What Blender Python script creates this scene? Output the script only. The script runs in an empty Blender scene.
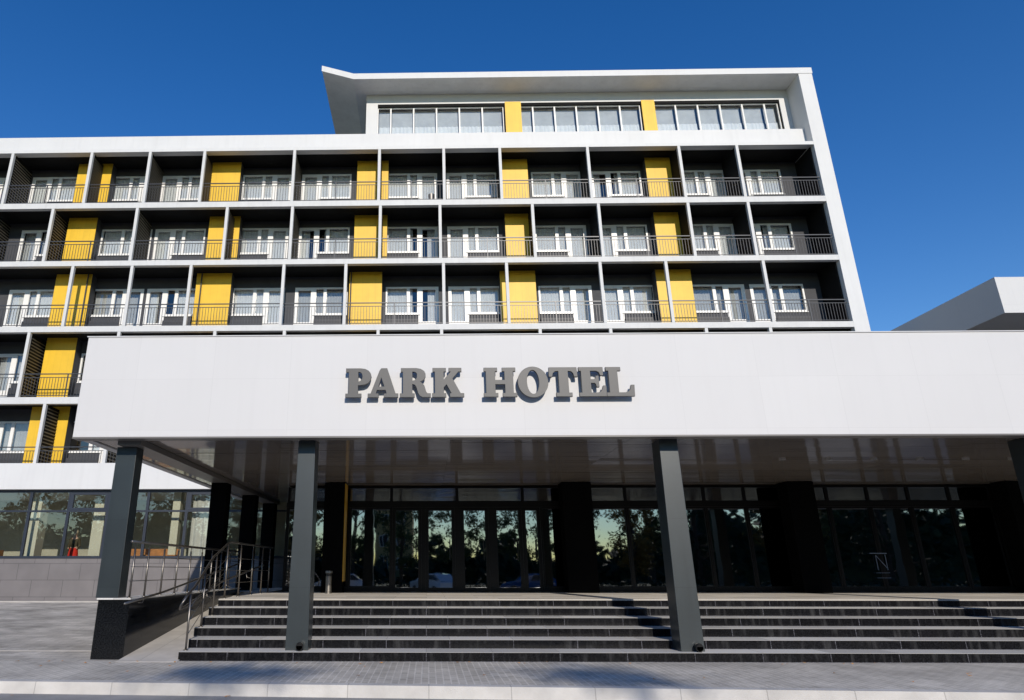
import bpy, bmesh, math, random
from mathutils import Vector, Matrix
random.seed(7)
R = math.radians
S = bpy.context.scene
COL = S.collection

# ------------------------------------------------------------------ materials
def nt(name):
    m = bpy.data.materials.new(name); m.use_nodes = True
    t = m.node_tree; t.nodes.clear()
    o = t.nodes.new('ShaderNodeOutputMaterial')
    return m, t, o
def N(t, k, **kw):
    n = t.nodes.new(k)
    for a, b in kw.items():
        if a.startswith('i_'):
            n.inputs[a[2:].replace('_', ' ')].default_value = b
        else: setattr(n, a, b)
    return n
def rgba(c): return (c[0], c[1], c[2], 1)
def paint(name, c, rough=.5, var=.08, scale=1.5, bump=0., bscale=40, metal=0., spec=.5, coat=0., streak=0., seam=None):
    """plain coated surface with soft uneven tone, optional dirt streaks and panel seams"""
    m, t, o = nt(name); L = t.links
    p = N(t, 'ShaderNodeBsdfPrincipled')
    p.inputs['Roughness'].default_value = rough; p.inputs['Metallic'].default_value = metal
    p.inputs['Specular IOR Level'].default_value = spec; p.inputs['Coat Weight'].default_value = coat
    tc = N(t, 'ShaderNodeTexCoord')
    no = N(t, 'ShaderNodeTexNoise'); no.inputs['Scale'].default_value = scale; no.inputs['Detail'].default_value = 6
    L.new(tc.outputs['Object'], no.inputs['Vector'])
    mr = N(t, 'ShaderNodeMapRange'); mr.inputs[1].default_value = .3; mr.inputs[2].default_value = .7
    mr.inputs[3].default_value = 1 - var; mr.inputs[4].default_value = 1 + var
    L.new(no.outputs['Fac'], mr.inputs[0])
    mul = N(t, 'ShaderNodeVectorMath', operation='SCALE'); mul.inputs[0].default_value = c
    L.new(mr.outputs[0], mul.inputs['Scale'])
    last = mul.outputs[0]
    if streak:
        mp = N(t, 'ShaderNodeMapping'); mp.inputs['Scale'].default_value = (6, 6, .35)
        L.new(tc.outputs['Object'], mp.inputs['Vector'])
        n2 = N(t, 'ShaderNodeTexNoise'); n2.inputs['Scale'].default_value = 1.; n2.inputs['Detail'].default_value = 5
        L.new(mp.outputs[0], n2.inputs['Vector'])
        m2 = N(t, 'ShaderNodeMapRange'); m2.inputs[1].default_value = .5; m2.inputs[2].default_value = .8
        m2.inputs[3].default_value = 1; m2.inputs[4].default_value = 1 - streak
        L.new(n2.outputs['Fac'], m2.inputs[0])
        s2 = N(t, 'ShaderNodeVectorMath', operation='SCALE'); L.new(last, s2.inputs[0]); L.new(m2.outputs[0], s2.inputs['Scale'])
        last = s2.outputs[0]
    if seam:   # (width, height, plane axes 'xz' or 'xy', darkness)
        mp = N(t, 'ShaderNodeMapping')
        if seam[2] == 'xz': mp.inputs['Rotation'].default_value = (R(-90), 0, 0)
        L.new(tc.outputs['Object'], mp.inputs['Vector'])
        b = N(t, 'ShaderNodeTexBrick'); b.offset = seam[4] if len(seam) > 4 else 0
        b.inputs['Scale'].default_value = 1; b.inputs['Brick Width'].default_value = seam[0]
        b.inputs['Row Height'].default_value = seam[1]; b.inputs['Mortar Size'].default_value = seam[5] if len(seam) > 5 else .006
        b.inputs['Color1'].default_value = (1, 1, 1, 1); b.inputs['Color2'].default_value = (1 - seam[3] * .25,) * 3 + (1,)
        b.inputs['Mortar'].default_value = (1 - seam[3],) * 3 + (1,)
        L.new(mp.outputs[0], b.inputs['Vector'])
        mm = N(t, 'ShaderNodeVectorMath', operation='MULTIPLY'); L.new(last, mm.inputs[0]); L.new(b.outputs['Color'], mm.inputs[1])
        last = mm.outputs[0]
    L.new(last, p.inputs['Base Color'])
    if bump:
        n3 = N(t, 'ShaderNodeTexNoise'); n3.inputs['Scale'].default_value = bscale; n3.inputs['Detail'].default_value = 4
        L.new(tc.outputs['Object'], n3.inputs['Vector'])
        bp = N(t, 'ShaderNodeBump'); bp.inputs['Strength'].default_value = bump; bp.inputs['Distance'].default_value = .02
        L.new(n3.outputs['Fac'], bp.inputs['Height']); L.new(bp.outputs[0], p.inputs['Normal'])
    L.new(p.outputs[0], o.inputs[0])
    return m
def glass(name, tint, refl=1.6, base=.04, rough=.0, wav=0., wscale=1.5, gc=(1, .96, .90, 1)):
    m, t, o = nt(name); L = t.links
    tr = N(t, 'ShaderNodeBsdfTransparent'); tr.inputs[0].default_value = rgba(tint)
    gl = N(t, 'ShaderNodeBsdfGlossy'); gl.inputs['Roughness'].default_value = rough; gl.inputs['Color'].default_value = gc
    fr = N(t, 'ShaderNodeFresnel'); fr.inputs[0].default_value = 1.5
    ma = N(t, 'ShaderNodeMath', operation='MULTIPLY_ADD', use_clamp=True); ma.inputs[1].default_value = refl; ma.inputs[2].default_value = base
    L.new(fr.outputs[0], ma.inputs[0])
    ge = N(t, 'ShaderNodeNewGeometry'); nb = N(t, 'ShaderNodeMath', operation='SUBTRACT'); nb.inputs[0].default_value = 1
    L.new(ge.outputs['Backfacing'], nb.inputs[1])          # the reflection belongs to the outer face only
    mb = N(t, 'ShaderNodeMath', operation='MULTIPLY'); L.new(ma.outputs[0], mb.inputs[0]); L.new(nb.outputs[0], mb.inputs[1]); ma = mb
    mx = N(t, 'ShaderNodeMixShader'); L.new(ma.outputs[0], mx.inputs[0]); L.new(tr.outputs[0], mx.inputs[1]); L.new(gl.outputs[0], mx.inputs[2])
    if wav:
        tc = N(t, 'ShaderNodeTexCoord')
        n3 = N(t, 'ShaderNodeTexNoise'); n3.inputs['Scale'].default_value = wscale; n3.inputs['Detail'].default_value = 1
        L.new(tc.outputs['Object'], n3.inputs['Vector'])
        bp = N(t, 'ShaderNodeBump'); bp.inputs['Strength'].default_value = 1; bp.inputs['Distance'].default_value = wav
        L.new(n3.outputs['Fac'], bp.inputs['Height']); L.new(bp.outputs[0], gl.inputs['Normal'])
    L.new(mx.outputs[0], o.inputs[0])
    return m
def granite(name, c, c2, rough, seamx, plane, spec=.5, dust=0.):
    m, t, o = nt(name); L = t.links
    p = N(t, 'ShaderNodeBsdfPrincipled'); p.inputs['Specular IOR Level'].default_value = spec
    tc = N(t, 'ShaderNodeTexCoord')
    n = N(t, 'ShaderNodeTexNoise'); n.inputs['Scale'].default_value = 45; n.inputs['Detail'].default_value = 8; n.inputs['Roughness'].default_value = .75
    L.new(tc.outputs['Object'], n.inputs['Vector'])
    cr = N(t, 'ShaderNodeValToRGB'); cr.color_ramp.elements[0].position = .45; cr.color_ramp.elements[0].color = rgba(c)
    cr.color_ramp.elements[1].position = .72; cr.color_ramp.elements[1].color = rgba(c2)
    L.new(n.outputs['Fac'], cr.inputs[0])
    mp = N(t, 'ShaderNodeMapping')
    if plane == 'xz': mp.inputs['Rotation'].default_value = (R(-90), 0, 0)
    L.new(tc.outputs['Object'], mp.inputs['Vector'])
    b = N(t, 'ShaderNodeTexBrick'); b.offset = .37; b.inputs['Scale'].default_value = 1
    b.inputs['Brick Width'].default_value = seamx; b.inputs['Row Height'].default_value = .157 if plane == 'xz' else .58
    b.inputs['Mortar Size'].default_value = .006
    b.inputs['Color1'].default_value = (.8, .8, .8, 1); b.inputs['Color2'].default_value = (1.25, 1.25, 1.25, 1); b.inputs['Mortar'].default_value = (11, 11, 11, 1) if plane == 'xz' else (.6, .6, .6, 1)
    L.new(mp.outputs[0], b.inputs['Vector'])
    mm = N(t, 'ShaderNodeVectorMath', operation='MULTIPLY'); L.new(cr.outputs[0], mm.inputs[0]); L.new(b.outputs['Color'], mm.inputs[1])
    # scuffs and lime marks
    mp2 = N(t, 'ShaderNodeMapping'); mp2.inputs['Scale'].default_value = (7, 7, 1.2) if plane == 'xz' else (1.6, 1.6, 5)
    L.new(tc.outputs['Object'], mp2.inputs['Vector'])
    n2 = N(t, 'ShaderNodeTexNoise'); n2.inputs['Scale'].default_value = 1.3; n2.inputs['Detail'].default_value = 7
    L.new(mp2.outputs[0], n2.inputs['Vector'])
    r2 = N(t, 'ShaderNodeMapRange'); r2.inputs[1].default_value = .52; r2.inputs[2].default_value = .8; r2.inputs[3].default_value = 0; r2.inputs[4].default_value = dust
    L.new(n2.outputs['Fac'], r2.inputs[0])
    mx = N(t, 'ShaderNodeMixRGB'); mx.inputs[2].default_value = (.30, .30, .30, 1)
    L.new(r2.outputs[0], mx.inputs[0]); L.new(mm.outputs[0], mx.inputs[1]); L.new(mx.outputs[0], p.inputs['Base Color'])
    rr = N(t, 'ShaderNodeMapRange'); rr.inputs[3].default_value = rough; rr.inputs[4].default_value = min(1, rough + .10)
    L.new(n2.outputs['Fac'], rr.inputs[0]); L.new(rr.outputs[0], p.inputs['Roughness'])
    L.new(p.outputs[0], o.inputs[0])
    return m
def pavers(name, c1, c2, mort, w, h, rot=0, patch=.25, off=.5, ms=.012):
    m, t, o = nt(name); L = t.links
    p = N(t, 'ShaderNodeBsdfPrincipled'); p.inputs['Roughness'].default_value = .75; p.inputs['Specular IOR Level'].default_value = .35
    tc = N(t, 'ShaderNodeTexCoord'); mp = N(t, 'ShaderNodeMapping'); mp.inputs['Rotation'].default_value = (0, 0, R(rot))
    L.new(tc.outputs['Object'], mp.inputs['Vector'])
    b = N(t, 'ShaderNodeTexBrick'); b.offset = off
    for k, v in (('Scale', 1), ('Brick Width', w), ('Row Height', h), ('Mortar Size', ms), ('Mortar Smooth', .2), ('Bias', 0)): b.inputs[k].default_value = v
    b.inputs['Color1'].default_value = rgba(c1); b.inputs['Color2'].default_value = rgba(c2); b.inputs['Mortar'].default_value = rgba(mort)
    L.new(mp.outputs[0], b.inputs['Vector'])
    n = N(t, 'ShaderNodeTexNoise'); n.inputs['Scale'].default_value = .9; n.inputs['Detail'].default_value = 8; n.inputs['Roughness'].default_value = .65
    L.new(tc.outputs['Object'], n.inputs['Vector'])
    mr = N(t, 'ShaderNodeMapRange'); mr.inputs[1].default_value = .3; mr.inputs[2].default_value = .7; mr.inputs[3].default_value = 1 - patch; mr.inputs[4].default_value = 1 + patch
    L.new(n.outputs['Fac'], mr.inputs[0])
    s = N(t, 'ShaderNodeVectorMath', operation='SCALE'); L.new(b.outputs['Color'], s.inputs[0]); L.new(mr.outputs[0], s.inputs['Scale'])
    n5 = N(t, 'ShaderNodeTexNoise'); n5.inputs['Scale'].default_value = 60; n5.inputs['Detail'].default_value = 3
    L.new(tc.outputs['Object'], n5.inputs['Vector'])
    m5 = N(t, 'ShaderNodeMapRange'); m5.inputs[3].default_value = .75; m5.inputs[4].default_value = 1.25; L.new(n5.outputs['Fac'], m5.inputs[0])
    s5 = N(t, 'ShaderNodeVectorMath', operation='SCALE'); L.new(s.outputs[0], s5.inputs[0]); L.new(m5.outputs[0], s5.inputs['Scale'])
    L.new(s5.outputs[0], p.inputs['Base Color'])
    bp = N(t, 'ShaderNodeBump'); bp.inputs['Strength'].default_value = .5; bp.inputs['Distance'].default_value = .006
    ad = N(t, 'ShaderNodeMath', operation='SUBTRACT'); L.new(n5.outputs['Fac'], ad.inputs[0]); L.new(b.outputs['Fac'], ad.inputs[1])
    L.new(ad.outputs[0], bp.inputs['Height']); L.new(bp.outputs[0], p.inputs['Normal'])
    L.new(p.outputs[0], o.inputs[0])
    return m

M = {
 'white': paint('white_render', (.61, .61, .605), .55, .03, .8, .02, 30, streak=.05),
 'panel': paint('white_composite_panel', (.60, .595, .59), .62, .015, .5, streak=.02, seam=(1.55, 1.04, 'xz', .09, 0, .004)),
 'offwhite': paint('aged_white_render', (.74, .73, .70), .7, .07, 1.2, .04, 25, streak=.08),
 'slabwhite': paint('white_slab_edge', (.58, .58, .575), .6, .05, 2, streak=.08),
 'roofgrey': paint('roof_felt', (.12, .12, .12), .9, .15),
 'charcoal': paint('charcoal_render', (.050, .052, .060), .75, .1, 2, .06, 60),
 'charcoal2': paint('grey_wall_panel', (.10, .10, .108), .7, .06, 2),
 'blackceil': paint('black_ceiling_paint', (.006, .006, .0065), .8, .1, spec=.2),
 'batten': paint('slatted_partition', (.13, .115, .085), .6, .1),
 'yellow': paint('yellow_panel', (.76, .47, .025), .5, .05, 2, streak=.08, seam=(.30, 9, 'xz', .12, 0, .006)),
 'yellowplain': paint('yellow_paint', (.62, .36, .03), .4, .04),
 'frame': paint('white_window_frame', (.78, .77, .75), .4, .04),
 'rail': paint('grey_railing_paint', (.055, .057, .063), .4, .1, metal=.2),
 'baluster': paint('balcony_bar_paint', (.050, .050, .055), .4, .1, metal=.2),
 'louvre': paint('dark_louvre_panel', (.045, .047, .054), .55, .1),
 'curtain': paint('white_curtain', (.84, .84, .83), .85, .06, 3),
 'curtain_grey': paint('cream_curtain', (.56, .56, .55), .85, .08, 3),
 'interior': paint('dim_room', (.46, .44, .38), .9, .1),
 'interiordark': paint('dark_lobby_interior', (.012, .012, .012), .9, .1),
 'column': paint('dark_column_cladding', (.024, .032, .035), .33, .10, 1.6, streak=.15, spec=.65, seam=(9, 1.25, 'xz', .35, 0, .005)),
 'pier': paint('black_pier_cladding', (.005, .0052, .0055), .6, .1, spec=.0),
 'blackframe': paint('black_door_frame', (.006, .006, .0065), .4, .1, spec=.15),
 'navy': paint('navy_window_frame', (.020, .026, .040), .45, .1),
 'soffit': paint('glossy_soffit_planks', (.21, .185, .165), .10, .08, .7, spec=.8, coat=.15),
 'beam': paint('beige_beam', (.16, .15, .14), .35, .06),
 'steel': paint('stainless_steel', (.24, .22, .20), .42, .05, metal=1.),
 'letter': paint('grey_letter_face', (.072, .071, .070), .5, .05),
 'concrete': paint('light_concrete', (.42, .40, .37), .8, .10, 3, .2, 50),
 'kerb': paint('kerb_concrete', (.54, .52, .49), .8, .16, 2.2, .25, 60, seam=(1.15, 50, 'xy', .35, 0, .007)),
 'ramp': paint('ramp_concrete', (.52, .49, .45), .8, .12, 2.5, .2, 50, seam=(9, 1.2, 'xy', .25, 0, .01)),
 'asphalt': paint('asphalt', (.26, .255, .25), .85, .2, 1.4, .4, 80),
 'grass': paint('rough_grass', (.05, .07, .025), .95, .3, 3, .4, 30),
 'plinth': paint('grey_plinth_tiles', (.165, .152, .152), .5, .10, 1.5, seam=(1.2, .6, 'xz', .42, .5, .012)),
 'cream': paint('cream_plaster', (.62, .60, .50), .7, .05),
 'wood': paint('pale_wood', (.46, .20, .07), .5, .2, 8),
 'tread': granite('grey_granite_tread', (.56, .545, .52), (.66, .645, .61), .55, 1.2, 'xy', dust=.1),
 'riser': granite('black_granite_riser', (.004, .004, .0045), (.020, .020, .023), .12, 1.2, 'xz', spec=.14, dust=.12),
 'granite': granite('black_granite_block', (.003, .003, .0035), (.035, .04, .045), .07, 1.3, 'yy', spec=.3, dust=.015),
 'landing': granite('landing_granite', (.66, .61, .54), (.74, .70, .63), .5, 1.2, 'xy', dust=.1),
 'pav': pavers('grey_block_paving', (.42, .39, .34), (.52, .485, .43), (.61, .57, .51), .22, .11, 90, .30),
 'forecourt': pavers('forecourt_paving', (.41, .38, .335), (.52, .485, .435), (.30, .28, .25), .5, .25, 4, .42),
 'glass_room': glass('room_glass', (.87, .885, .89), 1.5, .07, 0, .0012, .9),
 'glass_top': glass('top_floor_glass', (.92, .94, .95), 1.5, .07, 0, .0012, .7),
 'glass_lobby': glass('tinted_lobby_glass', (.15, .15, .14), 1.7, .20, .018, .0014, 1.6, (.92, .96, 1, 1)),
 'glass_wing': glass('wing_glass', (.90, .91, .88), 1.5, .06, 0, .0018, 1.2, (.96, .98, 1, 1)),
 'black': paint('black_plastic', (.01, .01, .01), .4, .1),
 'lens': paint('lamp_glass', (.28, .27, .25), .1, .05),
 'red': paint('red_cloth', (.75, .03, .015), .8, .08),
 'olive': paint('olive_knit', (.075, .06, .035), .9, .1),
 'skin': paint('skin', (.55, .34, .25), .5, .05),
 'hair': paint('fair_hair', (.45, .38, .28), .6, .1),
 'carwhite': paint('white_car_paint', (.7, .72, .75), .15, .02, coat=1.),
 'carblue': paint('blue_car_paint', (.03, .10, .28), .15, .02, coat=1.),
 'carglass': glass('car_glass', (.08, .09, .10), 1.5, .1),
 'tyre': paint('tyre_rubber', (.02, .02, .02), .8, .1),
 'bark': paint('bark', (.06, .045, .035), .9, .3, 6, .5, 30),
 'leaf': paint('leaves_green', (.045, .075, .018), .7, .45, .9),
 'leaf2': paint('leaves_autumn', (.16, .11, .02), .7, .4, .9),
 'conifer': paint('leaves_dark', (.022, .042, .018), .8, .4, 1),
 'facade': paint('ochre_facade', (.62, .42, .17), .8, .08, .5),
 'darkwin': paint('dark_window_glass', (.03, .035, .04), .1, .1),
 'deadleaf': paint('dry_leaf', (.55, .25, .06), .7, .3, 5),
 'reflpale': paint('pale_blue_reflection', (.13, .17, .25), .5, .05),  # colour of the reflected N painted on the lobby glass
}

# ------------------------------------------------------------------ object helpers
class MB:
    def __init__(s): s.v = []; s.f = []
    def box(s, x0, x1, y0, y1, z0, z1):
        n = len(s.v)
        s.v += [(x0,y0,z0),(x1,y0,z0),(x1,y1,z0),(x0,y1,z0),(x0,y0,z1),(x1,y0,z1),(x1,y1,z1),(x0,y1,z1)]
        s.f += [(n,n+3,n+2,n+1),(n+4,n+5,n+6,n+7),(n,n+1,n+5,n+4),(n+1,n+2,n+6,n+5),(n+2,n+3,n+7,n+6),(n+3,n,n+4,n+7)]
        return s
    def hexa(s, p):   # 8 corners, same order as box
        n = len(s.v); s.v += [tuple(q) for q in p]
        s.f += [(n,n+3,n+2,n+1),(n+4,n+5,n+6,n+7),(n,n+1,n+5,n+4),(n+1,n+2,n+6,n+5),(n+2,n+3,n+7,n+6),(n+3,n,n+4,n+7)]
        return s
    def quad(s, *p):
        n = len(s.v); s.v += [tuple(q) for q in p]; s.f.append(tuple(range(n, n + len(p)))); return s
    def tube(s, pts, r, k=8, cap=True):
        pts = [Vector(p) for p in pts]; rs = r if isinstance(r, (list, tuple)) else [r] * len(pts)
        n0 = len(s.v)
        for i, p in enumerate(pts):
            d = (pts[min(i+1, len(pts)-1)] - pts[max(i-1, 0)]).normalized()
            a = d.cross(Vector((0, 0, 1)))
            if a.length < .05: a = Vector((1, 0, 0))
            a.normalize(); b = d.cross(a).normalized()
            for j in range(k):
                an = 2 * math.pi * j / k
                s.v.append(tuple(p + (a * math.cos(an) + b * math.sin(an)) * rs[i]))
        for i in range(len(pts) - 1):
            for j in range(k):
                a0 = n0 + i*k + j; a1 = n0 + i*k + (j+1) % k
                s.f.append((a0, a0 + k, a1 + k, a1))
        if cap:
            s.f.append(tuple(n0 + j for j in range(k)))
            s.f.append(tuple(n0 + (len(pts)-1)*k + j for j in reversed(range(k))))
        return s
    def mesh(s, name, off=(0, 0, 0)):
        me = bpy.data.meshes.new(name)
        me.from_pydata([(a - off[0], b - off[1], c - off[2]) for a, b, c in s.v], [], s.f)
        return me
    def build(s, name, mat, parent=None, bevel=0., smooth=False, keep=False):
        off = wloc(parent) if parent and not keep else Vector((0, 0, 0))
        me = s.mesh(name, off)
        return link(name, me, mat, parent, bevel, smooth)
def wloc(o):
    v = Vector((0, 0, 0))
    while o: v += o.location; o = o.parent
    return v
def link(name, me, mat, parent=None, bevel=0., smooth=False):
    o = bpy.data.objects.new(name, me); COL.objects.link(o)
    if mat: me.materials.append(M[mat])
    if parent: o.parent = parent
    if smooth:
        for p in me.polygons: p.use_smooth = True
    if bevel:
        b = o.modifiers.new('bevel', 'BEVEL'); b.width = bevel; b.segments = 2; b.limit_method = 'ANGLE'
    return o
def thing(name, label, cat, loc=(0, 0, 0), group=None):
    o = bpy.data.objects.new(name, None); COL.objects.link(o); o.empty_display_size = .3
    o.location = loc; o['label'] = label; o['category'] = cat
    if group: o['group'] = group
    return o
def tag(o, label, cat, group=None):
    o['label'] = label; o['category'] = cat
    if group: o['group'] = group
    return o
def struct(o, kind='structure'): o['kind'] = kind; return o
KIDS = {}
def copy_tree(o, parent=None, kids=None):
    c = o.copy(); COL.objects.link(c)
    c.parent = parent
    for ch in list(o.children): copy_tree(ch, c)
    return c

# ------------------------------------------------------------------ camera
PS = R(1.08); TH = math.atan(220 / 664)
cam = bpy.data.cameras.new('camera'); co = bpy.data.objects.new('camera', cam); COL.objects.link(co)
cam.sensor_fit = 'HORIZONTAL'; cam.sensor_width = 36; cam.lens = 664 / 1024 * 36
cam.shift_x = (512 - 415) / 1024; cam.clip_start = .1; cam.clip_end = 2000
co.location = (0, 0, 1.56); co.rotation_euler = (R(90) + TH, 0, PS)
S.camera = co

# ------------------------------------------------------------------ light
SE, SA = R(22.5), R(10)
w = bpy.data.worlds.new('World'); S.world = w; w.use_nodes = True
t = w.node_tree; bg = t.nodes['Background']
sky = t.nodes.new('ShaderNodeTexSky'); sky.sky_type = 'NISHITA'; sky.sun_disc = False
sky.sun_elevation = SE; sky.sun_rotation = R(180) - SA
sky.altitude = 0; sky.air_density = 1.0; sky.dust_density = 0; sky.ozone_density = 1.6
hs = t.nodes.new('ShaderNodeHueSaturation'); hs.inputs['Saturation'].default_value = 1.42; hs.inputs['Hue'].default_value = .514
t.links.new(sky.outputs[0], hs.inputs['Color']); t.links.new(hs.outputs[0], bg.inputs[0]); bg.inputs[1].default_value = .132
sl = bpy.data.lights.new('sun', 'SUN'); sl.energy = 3.6; sl.angle = R(.5); sl.color = (1, .92, .81)
so = bpy.data.objects.new('sun', sl); COL.objects.link(so); so.location = (5, -20, 30)
so.rotation_euler = Vector((-math.sin(SA)*math.cos(SE), math.cos(SA)*math.cos(SE), -math.sin(SE))).to_track_quat('-Z', 'Y').to_euler()
S.view_settings.view_transform = 'Standard'; S.view_settings.look = 'None'
S.view_settings.exposure = .15; S.view_settings.gamma = 1

# ------------------------------------------------------------------ ground
struct(MB().box(-700, 700, -700, 700, -1.2, -.2).build('ground', 'grass'))
struct(MB().quad((-200, -7, -.15), (200, -7, -.15), (200, 9.9, -.15), (48, 9.9, -.15), (48, 7.96, -.15), (-48, 12.76, -.15), (-200, 12.76, -.15)).build('road', 'asphalt'))
def ky(x): return 10.34 - .050 * x            # the kerb runs slightly askew to the steps
struct(MB().hexa([(-48,ky(-48)+.2,-.3),(48,ky(48)+.2,-.3),(48,13.05,-.3),(-48,13.05,-.3),(-48,ky(-48)+.2,0),(48,ky(48)+.2,0),(48,13.05,0),(-48,13.05,0)]).build('pavement', 'pav'))
struct(MB().hexa([(-48,ky(-48),-.3),(48,ky(48),-.3),(48,ky(48)+.2,-.3),(-48,ky(-48)+.2,-.3),(-48,ky(-48)+.02,.01),(48,ky(48)+.02,.01),(48,ky(48)+.2,.01),(-48,ky(-48)+.2,.01)]).build('kerb', 'kerb'))
struct(MB().hexa([(-80,13.05,-.4),(-5.6,13.05,-.4),(-5.6,26.1,-.4),(-80,26.1,-.4),(-80,13.05,0),(-5.6,13.05,0),(-5.6,26.1,.42),(-80,26.1,.42)]).build('forecourt', 'forecourt'))
struct(MB().hexa([(-40,14.2,.038),(-6.3,14.2,.038),(-6.3,14.32,.040),(-40,14.32,.040),(-40,14.2,.047),(-6.3,14.2,.047),(-6.3,14.32,.049),(-40,14.32,.049)]).build('paving_border', 'concrete'))
struct(MB().box(-40, -6.9, 26.1, 26.3, 0, .46).build('wing_kerb', 'concrete'))
# under the stairs, lobby and hotel the earth
struct(MB().box(-5.6, 60, 13.05, 13.1, -.4, -.005).build('stair_footing', 'concrete'))
# dry leaves on the paving
lv = MB()
for i in range(70):
    x = random.uniform(-10, 12); y = random.choice([random.uniform(10.5, 13.0), random.uniform(12.7, 13.03), ky(x) - random.uniform(.02, .5)])
    z = (.006 if y > ky(x) else -.144); a = random.uniform(0, 6.28); s = random.uniform(.022, .045)
    c, d = math.cos(a) * s, math.sin(a) * s
    lv.quad((x + c, y + d, z + random.uniform(0, .02)), (x - d*.6, y + c*.6, z + .004), (x - c, y - d, z + random.uniform(0, .02)), (x + d*.6, y - c*.6, z + .004))
struct(lv.build('fallen_leaves', 'deadleaf'), 'stuff')

# ------------------------------------------------------------------ steps, landing, ramp
NS = 6; RZ = .157; TR = .58; Y0 = 13.05; XL = -4.75; XR = 30
XS = [-4.53, -4.56, -4.67, -4.71, -4.77, -4.75]
st = thing('entrance_steps', 'six broad steps with black granite risers and pale grey treads up to the entrance', 'steps', (10, Y0, 0))
for k in range(NS):
    ya = Y0 + TR * k
    MB().box(XS[k], XR, ya + .012, ya + TR + .012 if k < NS-1 else ya + .30, RZ*k - (.02 if k == 0 else 0), RZ*(k+1) - .010).build('riser', 'riser', st)
    if k < NS - 1:
        MB().box(XS[k] - .008, XR, ya, ya + TR + .011, RZ*(k+1) - .010, RZ*(k+1)).build('tread', 'tread', st, bevel=.006)
LZ = RZ * NS
MB().box(XL - .008, XR, Y0 + TR*5, 20.9, LZ - .032, LZ).build('landing', 'landing', st, bevel=.006)
MB().box(XL, XR, Y0 + TR*5 + .30, 27.2, .0, LZ - .033).build('landing_base', 'riser', st)
MB().box(-5.6, XL - .009, 20.9, 27.2, .0, LZ).build('landing_end', 'landing', st)
rp = thing('access_ramp', 'pale concrete ramp rising between the black granite wall and the steps', 'ramp', (-5.2, 13, 0))
MB().hexa([(-5.6,12.9,-.3),(-4.5,12.9,-.3),(-4.5,20.9,-.3),(-5.6,20.9,-.3),(-5.6,12.9,.004),(-4.5,12.9,.004),(-4.5,20.9,LZ),(-5.6,20.9,LZ)]).build('ramp_slab', 'ramp', rp)
gw = thing('granite_wall', 'low polished black granite wall with a square end block beside the ramp', 'wall', (-5.9, 13.2, 0))
MB().box(-6.2, -5.6, 13.2, 13.95, -.05, 1.03).build('end_block', 'granite', gw, bevel=.008)
MB().box(-6.0, -5.602, 13.951, 20.9, -.05, 1.03).build('wall', 'granite', gw)
MB().box(-6.22, -5.58, 13.18, 13.95, 1.031, 1.06).build('coping', 'tread', gw, bevel=.004)
MB().box(-6.02, -5.58, 13.951, 20.9, 1.031, 1.06).build('coping', 'tread', gw, bevel=.004)

# ------------------------------------------------------------------ handrails
h1 = thing('steel_handrail', 'stainless steel railing with thin wires on top of the black granite wall', 'handrail', (-5.8, 13.9, 1.06))
ys = [13.15 + .83 * i for i in range(10)]
ys[0] = 13.3
for i, y in enumerate(ys):
    MB().tube([(-5.66, y, 1.06), (-5.66, y, 1.98)], .02, 10).tube([(-5.66, y, 1.98), (-5.66, y, 2.06)], .008, 6).build('post', 'steel', h1, smooth=True)
    MB().tube([(-5.66, y, 1.06), (-5.66, y, 1.072)], .045, 12).build('post_foot', 'steel', h1)
MB().tube([(-5.66, 13.1, 2.08), (-5.66, 20.85, 2.08)], .026, 12).build('top_rail', 'steel', h1, smooth=True)
for z in (1.36, 1.62, 1.80): MB().tube([(-5.66, 13.2, z), (-5.66, 20.8, z)], .008, 6).build('wire', 'steel', h1, smooth=True)
pr = [(-5.5, 12.75, .98), (-5.5, 14.5, 1.12), (-5.5, 20.6, 1.78)]
lr = MB().tube(pr, .022, 10).build('ramp_rail', 'steel', h1, smooth=True)
for y, z in ((13.6, 1.05), (15.4, 1.21), (17.6, 1.45)):
    MB().tube([(-5.6, y, z - .09), (-5.52, y, z - .09), (-5.5, y, z - .02)], .009, 6).build('bracket', 'steel', lr)
h2 = thing('steel_handrail', 'stainless steel stair railing climbing the left end of the steps', 'handrail', (-4.85, 13.2, 0))
XH = -4.68
def xh(y): return -4.47 - .21 * min(1, (y - 13.25) / 1.9)
def stz(y): return RZ * max(1, min(6, int((y - Y0) / TR) + 1))
pst = [13.25, 14.4, 15.35, 16.15, 17.3, 18.5, 19.6, 20.5]
for y in pst:
    z0 = stz(y); z1 = 1.12 + (min(y, 16.15) - 13.25) * .335
    x = xh(y)
    MB().tube([(x, y, z0), (x, y, z1)], .02, 10).tube([(x, y, z1), (x, y, z1 + .08)], .008, 6).build('post', 'steel', h2, smooth=True)
    MB().tube([(x, y, z0), (x, y, z0 + .012)], .045, 12).build('post_foot', 'steel', h2)
XF = xh(13.2)
loop = [(XH - .12, 20.3, 1.70), (XH - .12, 16.2, 1.30), (XF - .12, 13.3, .90), (XF - .11, 13.02, .88), (XF - .06, 12.92, .94), (XF - .02, 12.94, 1.04), (XF, 13.05, 1.13), (XF, 13.4, 1.25), (XH, 15.1, 1.83), (XH, 16.15, 2.16), (XH, 16.4, 2.19), (XH, 20.8, 2.19)]
MB().tube(loop, .024, 12).build('top_rail', 'steel', h2, smooth=True)
for k, f in enumerate((.28, .52, .76)):
    MB().tube([(XF, 13.25, .16 + f * .95), (XH, 15.15, .68 + f * 1.08), (XH, 16.15, .95 + f * 1.15), (XH, 20.5, .95 + f * 1.15)], .007, 6).build('wire', 'steel', h2, smooth=True)
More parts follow.
